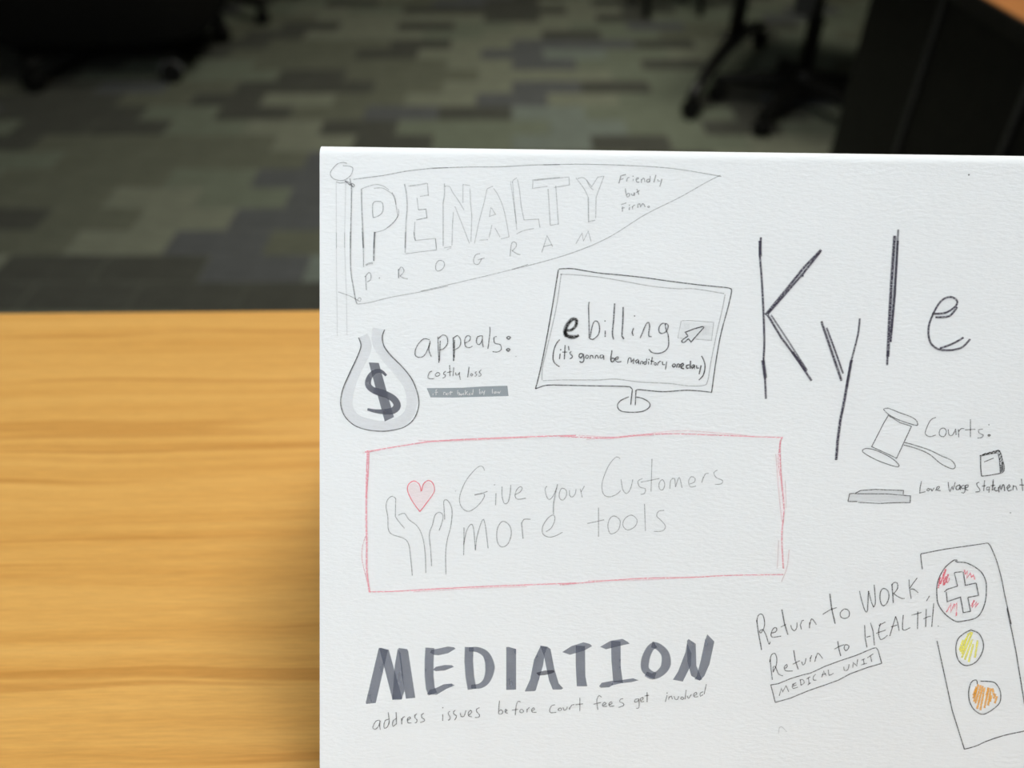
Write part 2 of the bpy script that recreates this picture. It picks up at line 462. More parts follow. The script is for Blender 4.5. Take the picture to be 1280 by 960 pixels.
# black tub lounge chair on castors, top left
def tub_chair(label, loc, rz, phase, R):
    t = empty('lounge_chair', label, 'chair', loc, rz)
    star_base(t, R, phase - rz, 0.037, 0.036, caps=(0,))
    W, D = 0.84, 0.70
    def outline(s, k, n=36, p=4.5):
        a = 2 * pi * k / n; c, q = cos(a), sin(a)
        return math.copysign(abs(c) ** (2 / p), c) * W / 2 * s, math.copysign(abs(q) ** (2 / p), q) * D / 2 * s
    bm = bmesh.new(); rings = []
    for s, z in ((0.86, 0.135), (0.965, 0.142), (1.0, 0.17), (1.0, 0.36), (0.97, 0.385), (0.9, 0.39)):
        rings.append([bm.verts.new((*outline(s, k), z)) for k in range(36)])
    for i in range(len(rings) - 1):
        for k in range(36): bm.faces.new((rings[i][k], rings[i][(k + 1) % 36], rings[i + 1][(k + 1) % 36], rings[i + 1][k]))
    bm.faces.new(rings[0][::-1]); bm.faces.new(rings[-1])
    link('seat_base', bm_mesh(bm, True), M_fabric, t)
    link('seat_cushion', cushion(W - 0.22, D - 0.16, 0.10), M_fabric, t, (0, -0.05, 0.442))
    # wrap-around back and arms
    bm = bmesh.new(); cols = []
    ks = list(range(-3, 22))
    for k in ks:
        a = 2 * pi * k / 36
        h = 0.62 + 0.14 * max(0, sin(a)) ** 1.5
        o_, i_ = outline(1.0, k), outline(0.80, k)
        m_ = ((o_[0] + i_[0]) / 2, (o_[1] + i_[1]) / 2)
        cols.append([bm.verts.new((*o_, 0.38)), bm.verts.new((*o_, h - 0.03)), bm.verts.new((*m_, h)), bm.verts.new((*i_, h - 0.03)), bm.verts.new((*i_, 0.38))])
    for i in range(len(cols) - 1):
        for j in range(5): bm.faces.new((cols[i][j], cols[i][(j + 1) % 5], cols[i + 1][(j + 1) % 5], cols[i + 1][j]))
    bm.faces.new(cols[0][::-1]); bm.faces.new(cols[-1])
    link('backrest', bm_mesh(bm, True), M_fabric, t)
    return t
tub_chair('black upholstered lounge chair on five castors, nearest at the left', (-1.54, 3.26, 0), radians(4), radians(-42), 0.40)
office_chair('black office chair behind the lounge chair, one leg and castor showing', (-1.36, 3.97, 0), radians(200), radians(-42.5), 0.37)
office_chair('black office chair tucked beside the castor table at the upper right', (0.965, 2.70, 0), radians(151.6), radians(15), 0.27)

# table with a single column and arched castor foot at each end, upper right
t = empty('castor_table', 'black table on arched castor feet standing on the carpet, upper right', 'table', (0.80, 3.02, 0), 0)
fd = Vector((0.215, 0.40, 0)).normalized(); pd = Vector((fd.y, -fd.x, 0))
for side, off in ((0, 0.0), (1, 1.25)):
    c = pd * off
    bm = bmesh.new(); add_tube(bm, [c + Vector((0, 0, 0.12)), c + Vector((0, 0, 0.695))], 0.027, 14)
    link('column', bm_mesh(bm, True), M_metal, t)
    pts = []; rr = []
    for i in range(15):
        s = -1 + 2 * i / 14
        pts.append(c + fd * (s * 0.45) + Vector((0, 0, 0.078 + 0.062 * (1 - s * s)))); rr.append(0.026 - 0.008 * abs(s))
    bm = bmesh.new(); add_tube(bm, pts, rr, 10)
    link('foot', bm_mesh(bm, True), M_metal, t)
    for s in (-1, 1):
        q = c + fd * (s * 0.43)
        castor_parts(t, q.x, q.y, 0.6 + s, 0.030)
bm = bmesh.new(); add_box(bm, pd * 0.625 + Vector((0, 0, 0.7125)), (1.5, 0.68, 0.028), rz=math.atan2(pd.y, pd.x), bev=0.002)
link('tabletop', bm_mesh(bm), M_panel, t)
bm = bmesh.new(); add_box(bm, pd * 0.625 + Vector((0, 0, 0.665)), (1.20, 0.03, 0.05), rz=math.atan2(pd.y, pd.x), bev=0.004)
link('crossbar', bm_mesh(bm), M_metal, t)

# low black stool far behind
t = empty('stool', 'black four-legged stool far behind, only its thin legs showing', 'stool', (0.70, 3.945, 0), radians(10))
for sx in (-1, 1):
    for sy in (-1, 1):
        link('leg', tube([(sx * 0.125, sy * 0.125, 0), (sx * 0.105, sy * 0.105, 0.45)], [0.015, 0.018], 10), M_metal, t)
link('seat', lathe([(0.15, 0.45), (0.175, 0.455), (0.18, 0.48), (0.17, 0.50), (0.10, 0.505)], 28), M_fabric, t)

# ------------------------------------------------------------------ the folded card
PHI, ALP = radians(-1.9), radians(35.0)
ZC = 0.264
dv = Vector((cos(PHI), sin(PHI), 0))
ev = Vector((-sin(ALP) * sin(PHI), sin(ALP) * cos(PHI), cos(ALP)))     # up the front panel
nv = dv.cross(ev); nv = nv if nv.y < 0 else -nv                          # towards the viewer
APEX = CAM + ray(399.5, 183) * ZC + ev * 0.0021      # sharp corner of the fold, just above its rounded top
LEN = (APEX.z - 0.7304) / ev.z
FOOT = APEX - ev * LEN
WID = 0.335
card = empty('folded_card', 'large folded white drawing card covered in pencil and marker sketches', 'card', FOOT, PHI)
Minv = (Matrix.Translation(FOOT) @ Matrix.Rotation(PHI, 4, 'Z')).inverted()

def to_card(x, y):
    """photo pixel -> (across, up) in metres on the front panel"""
    d = ray(x, y)
    k = (FOOT - CAM).dot(nv) / d.dot(nv)
    p = CAM + d * k - FOOT
    return p.dot(dv), p.dot(ev)

def sheet():
    r = 0.0034; T = 0.0006
    # profile in the (y, z) plane of the card: front foot -> fold -> back foot
    ly, lz = sin(ALP), cos(ALP)
    ay, az = LEN * ly, LEN * lz
    ang = pi / 2 - ALP                                  # slope of each panel from horizontal
    cut = r * tan(ang)                                   # where the bend starts below the sharp apex
    prof = []
    n0 = 14
    for i in range(n0 + 1):
        s = (LEN - cut) * i / n0
        prof.append((s * ly, s * lz))
    cy, cz = ay, az - cut * lz - r * ly                   # centre of the bend
    prof.insert(-1, ((LEN - cut - 0.0008) * ly, (LEN - cut - 0.0008) * lz))
    for i in range(1, 12):
        a = pi / 2 + ang - 2 * ang * i / 12
        prof.append((cy + r * cos(a), cz + r * sin(a)))
    for i in range(n0 + 1):
        s = (LEN - cut) * (1 - i / n0)
        prof.append((2 * ay - s * ly, s * lz))
    bm = bmesh.new(); uvl = bm.loops.layers.uv.new('card')
    nx = 24
    acc = [0]
    for i in range(1, len(prof)): acc.append(acc[-1] + math.hypot(prof[i][0] - prof[i - 1][0], prof[i][1] - prof[i - 1][1]))
    grid = {}
    for side in (0, 1):
        for i, (py, pz) in enumerate(prof):
            a = prof[max(i - 1, 0)]; b = prof[min(i + 1, len(prof) - 1)]
            tx, tz = b[0] - a[0], b[1] - a[1]; l = math.hypot(tx, tz); nx_, nz_ = tz / l, -tx / l   # inward normal
            for j in range(nx + 1):
                grid[side, i, j] = bm.verts.new((WID * j / nx, py + nx_ * T * side, pz + nz_ * T * side))
    def quad(ks):
        f = bm.faces.new([grid[k] for k in ks])
        for lp, k in zip(f.loops, ks): lp[uvl].uv = (WID * k[2] / nx, acc[k[1]])
        return f
    P_ = len(prof)
    for i in range(P_ - 1):
        for j in range(nx):
            for side in (0, 1):
                f = quad([(side, i, j), (side, i, j + 1), (side, i + 1, j + 1), (side, i + 1, j)]); f.smooth = True
        quad([(0, i, 0), (0, i + 1, 0), (1, i + 1, 0), (1, i, 0)])
        quad([(0, i, nx), (1, i, nx), (1, i + 1, nx), (0, i + 1, nx)])
    for j in range(nx):
        quad([(0, 0, j), (1, 0, j), (1, 0, j + 1), (0, 0, j + 1)])
        quad([(0, P_ - 1, j), (0, P_ - 1, j + 1), (1, P_ - 1, j + 1), (1, P_ - 1, j)])
    me = bm_mesh(bm)
    me.set_sharp_from_angle(angle=radians(25))
    return link('paper_sheet', me, M_paper, card)
sheet()

# ---- stroke engine: every mark is a thin ribbon lying on the sheet
PXM = ZC / FPX
GREY = (92, 94, 100); DK = (48, 48, 54); VIO = (66, 62, 78); RED = (255, 146, 160); BLK_ = (18, 18, 20)
def catmull(p, closed):
    n = len(p)
    if n < 3 and not closed: return p
    out = []
    rng = range(n) if closed else range(n - 1)
    for i in rng:
        g = (lambda k: p[k % n]) if closed else (lambda k: p[min(max(k, 0), n - 1)])
        a, b, c, d = g(i - 1), g(i), g(i + 1), g(i + 2)
        steps = max(2, min(10, int(math.hypot(c[0] - b[0], c[1] - b[1]) / 2.2)))
        for s in range(steps):
            t = s / steps
            out.append(tuple(0.5 * ((2 * b[k]) + (-a[k] + c[k]) * t + (2 * a[k] - 5 * b[k] + 4 * c[k] - d[k]) * t * t + (-a[k] + 3 * b[k] - 3 * c[k] + d[k]) * t ** 3) for k in (0, 1)))
    out.append(p[0] if closed else p[-1])
    return out

class Marks:
    def __init__(s): s.v = []; s.f = []; s.col = []; s.edge = []; s.card = []; s.mi = []; s.n = 0
    def lay(s, marker=False):
        s.n += 1
        return 0.00002 + 0.00001 * min(s.n, 14) if marker else 0.00018 + 0.00001 * (s.n % 6)
    def pt(s, u, v, h):
        p = FOOT + dv * u + ev * v + nv * h
        s.v.append(Minv @ p); return len(s.v) - 1
    def ribbon(s, px, width, col, a, marker=False, taper=None, h=None):
        P = [to_card(*q) for q in px]
        Q = [P[0]]
        for q in P[1:]:
            if math.hypot(q[0] - Q[-1][0], q[1] - Q[-1][1]) > 1e-5: Q.append(q)
        P = Q
        if len(P) < 2: P = [P[0], (P[0][0] + 2e-4, P[0][1])]
        h = h or s.lay(marker); wd = width * PXM; n = len(P)
        if not marker: wd *= 1.4
        ids = []
        for i in range(n):
            a0 = P[max(i - 1, 0)]; b0 = P[min(i + 1, n - 1)]
            def nd(p, q):
                x, y = q[0] - p[0], q[1] - p[1]; l = math.hypot(x, y) or 1; return x / l, y / l
            t1 = nd(a0, P[i]) if i else nd(P[i], b0); t2 = nd(P[i], b0) if i < n - 1 else t1
            m = (-(t1[1] + t2[1]), t1[0] + t2[0]); l = math.hypot(*m)
            if l < 0.3: m = (-t1[1], t1[0]); k = 1
            else: m = (m[0] / l, m[1] / l); k = min(2.0, 1 / max(0.4, m[0] * -t1[1] + m[1] * t1[0]))
            q = i / (n - 1)
            wf = 1.0
            if taper == 'both': wf = min(1, 0.25 + 2.6 * min(q, 1 - q))
            elif taper: wf = taper[0] + (taper[1] - taper[0]) * q if len(taper) == 2 else \
                (taper[0] + (taper[1] - taper[0]) * q * 2 if q < .5 else taper[1] + (taper[2] - taper[1]) * (q * 2 - 1))
            hw = wd * wf * k / 2
            ids.append((s.pt(P[i][0] + m[0] * hw, P[i][1] + m[1] * hw, h), s.pt(P[i][0] - m[0] * hw, P[i][1] - m[1] * hw, h),
                        (P[i][0] + m[0] * hw, P[i][1] + m[1] * hw), (P[i][0] - m[0] * hw, P[i][1] - m[1] * hw)))
        c = (*(min(0.98, q * 1.22) for q in lin(col)), a if marker else min(0.95, a * (1.2 if sum(col) < 240 else 1.02)))
        for i in range(n - 1):
            A, B = ids[i], ids[i + 1]
            s.f.append((A[1], B[1], B[0], A[0])); s.col += [c] * 4; s.edge += [(1, 0), (1, 0), (0, 0), (0, 0)]
            s.card += [A[3], B[3], B[2], A[2]]; s.mi.append(1 if marker else 0)
    def poly(s, px, col, a, h=None):
        P = [to_card(*q) for q in px]; h = h or s.lay(True)
        ar = sum(P[i][0] * P[(i + 1) % len(P)][1] - P[(i + 1) % len(P)][0] * P[i][1] for i in range(len(P)))
        if ar < 0: P = P[::-1]
        s.f.append(tuple(s.pt(*q, h) for q in P)); s.col += [(*(min(0.98, q * 1.22) for q in lin(col)), a)] * len(P)
        s.edge += [(0.5, 0)] * len(P); s.card += P; s.mi.append(1)
    def build(s, name, label=None):
        me = bpy.data.meshes.new('mesh'); me.from_pydata([tuple(v) for v in s.v], [], s.f)
        ca = me.color_attributes.new('ink', 'FLOAT_COLOR', 'CORNER')
        ca.data.foreach_set('color', [x for c in s.col for x in c])
        for nm, dat in (('edge', s.edge), ('card', s.card)):
            u = me.uv_layers.new(name=nm); u.data.foreach_set('uv', [x for c in dat for x in c])
        me.materials.append(M_pencil); me.materials.append(M_marker)
        me.polygons.foreach_set('material_index', s.mi)
        o = link(name, me, None, card)
        if label: o['label'] = label
        return o

def draw(mk, ox, oy, sc, text, w=1.1, a=0.6, col=GREY):
    """text: strokes split by ';', points 'x,y'. Prefixes: L straight, O closed, P filled area, B marker ribbon.
       options in [] : w=, a=, t= (taper)"""
    for st in text.replace('\n', ' ').split(';'):
        st = st.strip()
        if not st: continue
        ww, aa, cc, tp = w, a, col, None
        if st.startswith('['):
            op, st = st[1:].split(']'); st = st.strip()
            for kv in op.split():
                k, v = kv.split('=')
                if k == 'w': ww = float(v)
                elif k == 'a': aa = float(v)
                elif k == 't': tp = v if v == 'both' else [float(q) for q in v.split('/')]
        kind = 'S'
        if st[0] in 'LOPBM': kind, st = st[0], st[1:].strip()
        pts = [tuple(float(q) for q in p.split(',')) for p in st.split()]
        pts = [(ox + x / sc, oy + y / sc) for x, y in pts]
        if kind == 'P': mk.poly(pts, cc, aa); continue
        if len(pts) == 1:
            x, y = pts[0]; r = ww * 0.75
            mk.poly([(x + r * cos(k * pi / 4), y + r * sin(k * pi / 4)) for k in range(8)], cc, aa); continue
        if kind in 'SB': pts = catmull(pts, False)
        elif kind == 'O': pts = catmull(pts, True)
        mk.ribbon(pts, ww, cc, aa, kind in 'BM', tp)

# ---- pennant
k = Marks()
draw(k, 400, 190, 8, '''270,115 235,105 175,120 115,185 105,225 130,265 190,285 250,280 310,230 330,170 315,150 275,140 230,138;
165,300 200,312 255,305; [a=.7]255,290 300,310 330,350 345,335 325,315 300,330; [a=.7 w=1.6]250,290 320,345; [a=.7]300,265 310,310 325,350;
[w=1.5 a=.6]315,345 315,500 310,700 305,962; [a=.22]L163,300 165,960; [a=.22]L258,310 245,960;
335,275 460,258 640,235 850,195 1060,170 1160,160 1280,158''', 1.1, .55)
draw(k, 400, 290, 8, '''[a=.22]L165,0 168,500 175,1040; [a=.22]L245,0 252,300 265,600 272,1030;
[w=1.5 a=.6]305,0 305,200 310,400 330,530 360,690 375,720; [a=.5]185,600 300,640 380,685 405,690 410,665 390,658 375,682;
[a=.45]1280,540 1000,600 700,655 500,705 375,722''')
draw(k, 540, 200, 8, '0,85 320,72 700,68 1000,52 1280,48', 1.1, .55)
draw(k, 640, 170, 4.571, '''[a=.55]180,165 400,162 640,168 850,180 1000,198 1195,232; [a=.5]1190,225 1110,265 950,355 760,450 560,575 380,655 190,715 0,763''', 1.1)
draw(k, 400, 170, 4.923, '[a=.45]1280,790 1150,830 900,890 620,955', 1.1)
k.build('pennant_drawing', 'faint pencil drawing of a pennant flag on a pole')
k = Marks()
draw(k, 400, 190, 8, '''[w=1.5 a=.55]415,370 420,600 437,962; 415,370 480,345 565,325 640,345 690,380; 540,365 620,360 680,390 730,430 755,500 770,590 775,650 720,720 640,780 550,805;
720,405 750,460 760,525; 785,570 785,630 740,700 670,760; [a=.6]O530,515 580,495 625,510 630,590 600,630 545,655 530,640; [w=1.6 a=.7]L550,800 545,860 540,962; L420,760 432,962;
[w=1.5]845,320 865,420 872,560 860,720 852,962; [w=1.5]L885,342 980,330 1070,315; L1075,315 1085,440; L1085,430 1000,445; L970,455 985,580; [a=.6]L985,580 1060,572 1070,658 965,680; L950,700 940,850 955,885 1155,865 1165,962''', 1.1, .42)
draw(k, 400, 290, 8, '''[w=1.3 a=.5]L425,0 435,200 437,350; [w=1.7 a=.75]L545,0 540,150 538,290; 455,330 490,310 530,305; 460,335 500,318 530,318;
[w=1.5]L855,0 853,210; L1155,65 1165,180 1000,200 855,218; L940,0 955,85''', 1.1, .45)
draw(k, 540, 200, 8, '''[w=1.4]L125,235 125,350 112,430 112,860; 125,265 175,265 210,330 260,400 320,500; L310,430 310,245 380,255; L380,285 385,420 398,560 390,820;
L230,465 300,640 375,835; L215,520 205,640 200,855; L120,880 195,868; L150,895 190,882; 550,290 520,430 470,620 425,835; 550,290 610,262; 615,285 660,350 710,470 745,620 770,770;
L770,770 690,790; L475,802 560,798; L588,475 575,565 635,545 595,480; L570,775 600,650; L630,680 680,770;
[a=.3]L785,215 815,420 835,570 848,700; [a=.35]L805,215 820,420 845,640; 850,180 815,200 800,230; L855,195 875,300 890,450 920,600; L920,600 1065,592 1080,680; 845,740 920,705 1020,685;
L1010,195 1005,285 1155,265; [w=1.3]L1160,290 1170,440 1182,655; L1182,655 1265,640; L1020,198 1280,175''', 1.1, .4)
draw(k, 640, 170, 4.571, '''L125,255 325,235 328,280 240,295; L250,285 265,505; 365,240 410,300 435,350; [w=1.4 a=.5]L435,350 437,490 475,482; 375,245 410,240 455,290; L455,290 490,235 525,230;
525,230 480,350; L480,350 478,470; 425,250 445,290 465,310''', 1.1, .42)
k.build('outline_lettering', 'faint hollow pencil capitals across the pennant')
k = Marks()
draw(k, 400, 290, 8, '''L455,440 465,580; [w=1.2]450,450 490,405 510,430 505,480 470,500; 595,460; [w=1.5 a=.65]L785,370 788,462; 787,385 810,350 835,368 838,400 800,442; 800,440 835,462 878,470; O1190,285 1235,295 1245,335 1220,375 1180,392 1158,370 1160,320''', 1.2, .55)
draw(k, 400, 170, 4.923, '985,725 960,730 945,760 950,785 975,790 995,755; 972,763 1012,750', 1.2, .5)
draw(k, 540, 200, 8, '780,965 790,860; 790,860 805,820 840,830 840,870 800,910; 800,905 850,940 885,948', 1.2, .5)
draw(k, 640, 170, 4.571, 'L170,665 200,570 232,632; L180,632 225,622; L365,615 400,555 408,600 435,545 452,605', 1.1, .5)
draw(k, 760, 205, 16, '''[w=1.5]L215,390 255,240 355,212; L240,315 310,295; [w=1.4]L370,350 378,300; 375,310 400,275 435,270; L505,300 500,345; [w=1.0]500,245; 565,320 600,300 605,280 570,285 560,330 585,370 625,360;
[w=1.3]L665,310 665,375; 665,330 700,285 725,300 735,365; 830,310 790,310 770,345 800,370 830,340; L845,240 830,370; [w=1.4]L955,220 915,370; 995,310 1000,345 1040,340; [w=1.4]L1075,300 1035,450;
345,490 360,600 385,660 425,640 430,600 395,590 375,620; 465,595 485,630 515,620 525,580; L525,570 520,640; L575,500 615,615; L560,575 630,530;
L285,955 290,850; L260,815 365,780; L270,885 330,875; [w=1.5]L430,860 420,920; [w=1.0]425,825; L480,850 490,910; 490,865 510,830 540,825; [w=1.4]595,880 600,810 635,800 650,850 690,795 715,810 740,860; [w=.9]O810,840 830,855 810,875 790,858''', 1.15, .62)
k.build('pencil_words', 'small pencil words on the pennant')

# ---- money bag
k = Marks()
draw(k, 400, 370, 4.923, '''[w=14.5 a=.24]B262,245 285,300 270,360 215,470 178,580 170,680 215,755 310,790 400,800 490,775 550,720 565,640 540,540 455,430 375,330 350,270 358,200''', 1, .3, (196, 196, 202))
draw(k, 400, 370, 4.923, '''[w=1.25]398,207 384,250 395,310 440,370 510,440 570,520 605,620 605,690 575,760 520,805 450,825 385,832 300,825 220,800 165,755 135,700 128,640 145,560 190,460 240,350 252,300 238,255''', 1.2, .8, DK)
draw(k, 400, 370, 4.923, '''P300,408 362,412 455,745 398,772; [w=8.4 a=.74 t=.4/1/1]B408,490 375,462 330,470 300,510 300,555 345,588 400,605; [w=9.4 a=.74 t=.85/1.1/.35]B330,580 400,602 455,635 475,675 450,705 400,712 340,708 292,697''', 1, .68, (92, 94, 106))
k.build('money_bag_drawing', 'money bag with a dark grey brush dollar sign')
k = Marks()
draw(k, 400, 370, 4.923, '''675,270 640,263 605,295 585,340 590,370 620,378 650,355 678,285; 678,275 670,330 685,372;
L725,250 728,330 732,412; L740,275 735,400; 725,265 755,240 780,250 785,290 760,325 738,330; [w=1.6]L820,255 822,400; L828,270 826,380; 820,260 845,243 865,270 860,310 830,330;
890,290 920,275 925,250 905,245 890,270 895,310 920,318 938,308; 1000,245 970,250 962,285 980,300 1000,268; 1000,245 998,280 1005,315; 1045,190 1045,230 1033,325;
1088,250 1070,255 1075,290 1110,300 1115,330 1090,345 1062,342; [w=1.6]O1160,248 1172,256 1160,266 1150,257; [w=1.6]O1158,322 1168,330 1158,340 1148,331; [w=1 a=.4]1206,372''', 1.15, .72, DK)
draw(k, 525, 450, 10.667, '''160,150 130,160 110,205 110,240 150,250 190,248; O240,165 265,185 250,210 215,215 205,190; 345,150 320,165 315,190 340,200 330,230 300,240; L395,65 400,215; L365,165 425,155;
L450,95 440,215; 475,165 480,200 510,195 530,160; L525,165 525,200 540,265; [w=1.3]L655,90 635,230; O685,180 705,195 690,212 675,200; 755,155 735,170 755,195 745,213 730,215; 818,130 790,160 815,190 805,213 778,215''', 1.1, .68, DK)
k.build('pencil_words')
k = Marks()
draw(k, 525, 450, 10.667, 'P90,375 560,370 850,352 1165,343 1180,480 800,490 450,500 140,498', 1, .62, (134, 143, 149))
draw(k, 525, 450, 10.667, '''L175,445 175,470; 230,395 215,400 215,470; L200,432 240,427; 315,465 320,430 345,440 345,465; O370,440 385,450 370,465 355,455; L410,415 405,465; L390,435 435,427;
505,400 505,460 530,462 525,435 505,440; 560,450 540,455 550,468 565,455; 585,440 572,455 590,465; L605,400 605,465; L635,420 610,440 640,465; 652,450 668,442 655,465 675,462; L710,385 705,460; O700,440 690,455 703,460;
L795,385 795,450; 800,425 820,430 812,450 795,450; 828,410 840,438 858,420; L865,405 850,465; L965,380 965,445; 1015,420 985,430 995,445 1012,430; 1012,420 1018,442; L1028,420 1037,442 1048,425 1058,442 1075,412''', 1.15, .62, (232, 238, 240))
k.build('marker_bar', 'grey marker bar with small white words')

# ---- monitor
k = Marks()
draw(k, 660, 320, 4.571, '''175,75 220,72 270,75 400,97 520,108 650,122 780,140 950,162 1130,180; 1130,180 1155,186 1162,205 1140,300 1100,450 1070,620 1048,780; 1048,780 1000,773 900,767 780,775 700,770 625,763 616,775;
L616,770 612,852; L595,765 586,850; 597,765 585,750 560,745 400,742 200,738 110,738 60,752 42,758; 42,758 70,650 110,450 150,220 173,78;
575,805 530,825 510,855 530,885 600,893 660,885 695,860 690,835 650,812 618,806''', 1.35, .8, DK)
draw(k, 660, 320, 4.571, '''185,105 250,107 400,120 550,145 700,172 850,187 950,188 1120,215; 190,100 160,300 110,520 82,640 80,710; 85,712 200,708 400,708 500,703 640,720 800,728 920,742 1000,740 1025,715 1045,600 1080,430 1110,300 1125,220''', 1.3, .42)
draw(k, 780, 390, 10.667, '[w=1]L765,118 860,112 1195,138 1165,378 950,362; [w=1]L760,120 718,345 800,352', 1, .38)
draw(k, 780, 390, 10.667, 'P800,135 1190,145 1160,370 740,340 765,130; P1060,180 1150,200 1130,300 1040,310; P800,150 880,160 870,230 800,220', 1, .055, (120, 124, 130))
draw(k, 780, 390, 10.667, 'L1065,200 1040,195 930,225 815,270 850,320; 850,320 775,375 770,395 790,408 815,395 858,355; L858,355 892,400 960,320 1065,205', 1.4, .8, DK)
k.build('monitor_drawing', 'pencil drawing of a tilted computer monitor on a round foot')
k = Marks()
draw(k, 690, 375, 8, '''[w=4.3 a=.97 t=.7/1/1.1]130,300 190,300 235,260 245,210 220,190 185,205 145,260 128,320 145,365; [w=4.6 a=.97 t=.8/1.1/.6]128,310 145,355 195,370 240,365 268,352''', 3.4, .95, BLK_)
draw(k, 690, 375, 8, '''375,20 365,50 368,200 372,380; 372,380 405,395 460,350 475,290 465,230 440,210 415,225 395,290 382,370; [w=1.5]L532,305 530,370; [w=1.2]530,210; [w=1.8]625,35 615,200 603,330 615,395; [w=1.8]L710,70 708,200 698,360 718,390;
815,280 800,325 812,358; [w=1.2]825,160; 880,380 905,320 940,240 965,225 975,260 965,330 970,365 995,365; 1125,235 1100,235 1070,270 1070,320 1100,335 1140,315 1160,270 1155,245 1130,235; 1130,235 1140,300 1160,350 1165,440 1150,490 1100,525 1040,535 990,520 968,492''', 1.5, .72, (70, 70, 78))
draw(k, 680, 420, 10.667, '''[w=1.4]210,50 170,90 130,190 120,310 150,370 205,408; L215,235 205,310; 222,183; L280,120 270,310; L245,215 310,215; L325,135 332,190; 365,205 345,220 350,245 375,262 370,290 340,305;
[w=1.5]520,240 480,235 465,270 490,292 520,250; [w=1.5]522,240 532,310 520,345 490,350 475,335; O565,255 592,268 580,297 553,290; 613,305 620,262 645,262 655,300; 680,305 690,262 712,262 725,300; 790,255 755,255 745,285 770,295 792,262; L793,258 797,315;
[w=1.6]905,190 890,290 895,340 925,338 938,300 900,298; 955,312 985,303 985,278 960,285 950,320 980,348 1030,340''', 1.25, .78, DK)
draw(k, 780, 390, 10.667, '''45,690 60,620 90,615 95,670; 95,670 130,625 122,690; 190,630 155,650 165,680 185,665 195,640; L193,640 197,695; 215,700 225,662 250,662 245,695; 290,660 265,670 270,700 295,690; L302,620 293,695; L325,660 325,700; 332,632; L375,600 360,700; L350,652 400,660;
O415,675 432,690 415,707 400,690; L445,710 455,670; 455,680 475,657 492,660; 510,660 515,700 545,700; L567,660 550,770;
[w=1.6]O670,690 684,715 660,735 642,712; [w=1.6]700,742 712,695 737,700 730,742; [w=1.7]755,735 790,710 785,685 757,700 762,745 800,757; [w=1.7]870,705 830,715 835,750 862,745; [w=1.7]L885,650 880,755; [w=1.6]930,700 900,725 910,750 938,715; L938,700 938,760; [w=1.5]965,710 970,750 1000,745; [w=1.6]L1027,710 1000,830;
[w=1.5]1030,585 1060,640 1078,720 1065,815 1035,870 995,905''', 1.25, .78, DK)
k.build('pencil_words', 'dark pen words on the drawn screen')

# ---- big name
NM = [
'''110,95 105,170 112,260 120,400 125,560 122,640 128,720 132,812; [w=3.4]L118,640 124,680 130,720; [w=2.8]L105,110 108,180; [w=2.6]L378,150 300,230 220,330 130,440; [w=2.0]L375,158 300,252 215,350 140,436; L290,265 300,265;
[w=2.2]L140,440 200,540 260,620 335,732; [w=1.7 a=.6]L155,440 215,530 270,615 315,685; [w=2.6]L250,605 312,690''',
'''[w=2.4]L378,468 420,590 468,732; [w=1.8]L402,497 440,600 475,700; [w=1.9 a=.7]549,455 540,530 510,650 490,760; [w=2.7]L512,640 494,740 480,820 462,910 450,1004 444,1084''',
'''[w=3.0]L704,88 690,300 680,480 674,625; [w=1.9 a=.6]L720,60 705,300 688,520; L718,110 705,350 686,560; L674,600 670,663''',
'''[w=2.0]870,435 930,430 975,400 980,375 950,360 910,378 875,435 855,495 860,555 890,588 940,597 1000,585 1040,547; 885,450 945,445 982,405; 905,588 960,568 1010,540''']
for st in NM:
    st = re.sub(r'w=([0-9.]+)', lambda m: 'w=%.2f' % (float(m.group(1)) * 1.32), st)
    k = Marks(); draw(k, 920, 270, 3.5556, st, 2.7, .9, VIO); k.build('letter')
for st in ('[w=1.5 a=.8]1211,218.5', '[w=1.5 a=.4]1263,641'):
    k = Marks(); draw(k, 0, 0, 1, st, 1, .5, DK); k.build('pencil_speck')

# ---- gavel and courts
k = Marks()
draw(k, 1000, 490, 4.571, '''475,98 500,92 560,115 640,145 668,170 670,190; 670,190 650,188 560,158 505,128 475,98; L505,130 475,180 408,312 470,340 550,378; L505,135 570,175 635,195; 550,378 600,270 635,195;
O355,335 375,322 430,332 510,370 558,408 562,426 530,422 440,390 370,352; 595,288 650,302 740,332 800,362 860,388 885,418 880,435 860,437 800,407 740,357 670,325 592,302;
L315,578 345,562 430,556 590,562 588,585; L272,625 282,580 310,578; L310,580 500,582 630,593 628,632 540,632 450,636 330,630; L272,625 325,625''', 1.15, .72, DK)
draw(k, 1000, 490, 4.571, 'P282,580 630,594 628,632 272,625; P315,572 340,564 430,558 588,564 588,584 315,580', 1, .13, (120, 118, 124))
draw(k, 1140, 550, 9.143, '''[w=1.4]L780,170 780,300 790,412; [w=1.4]L790,412 880,403 1015,378; L770,180 820,162 890,140 985,115; 985,115 1010,150 1030,230 1048,290 1048,350 1015,378; L785,182 870,162 975,145; L978,148 995,220 1005,375;
[w=1.8]L800,172 840,150; [w=1.8]L845,165 890,138; [w=1.8]L895,155 935,125; [w=1.8]L935,145 985,115; [w=1.8]L985,140 1000,120; [w=1.8]L990,175 1012,150; [w=1.8]L995,225 1020,180;
[w=1.5]L1005,250 1030,215; L1010,280 1015,365; L1022,250 1026,360; L1034,250 1038,352; L820,250 930,205; ''', 1.15, .75, DK)
k.build('gavel_drawing', 'dashed pen drawing of a gavel, block and small book')
k = Marks()
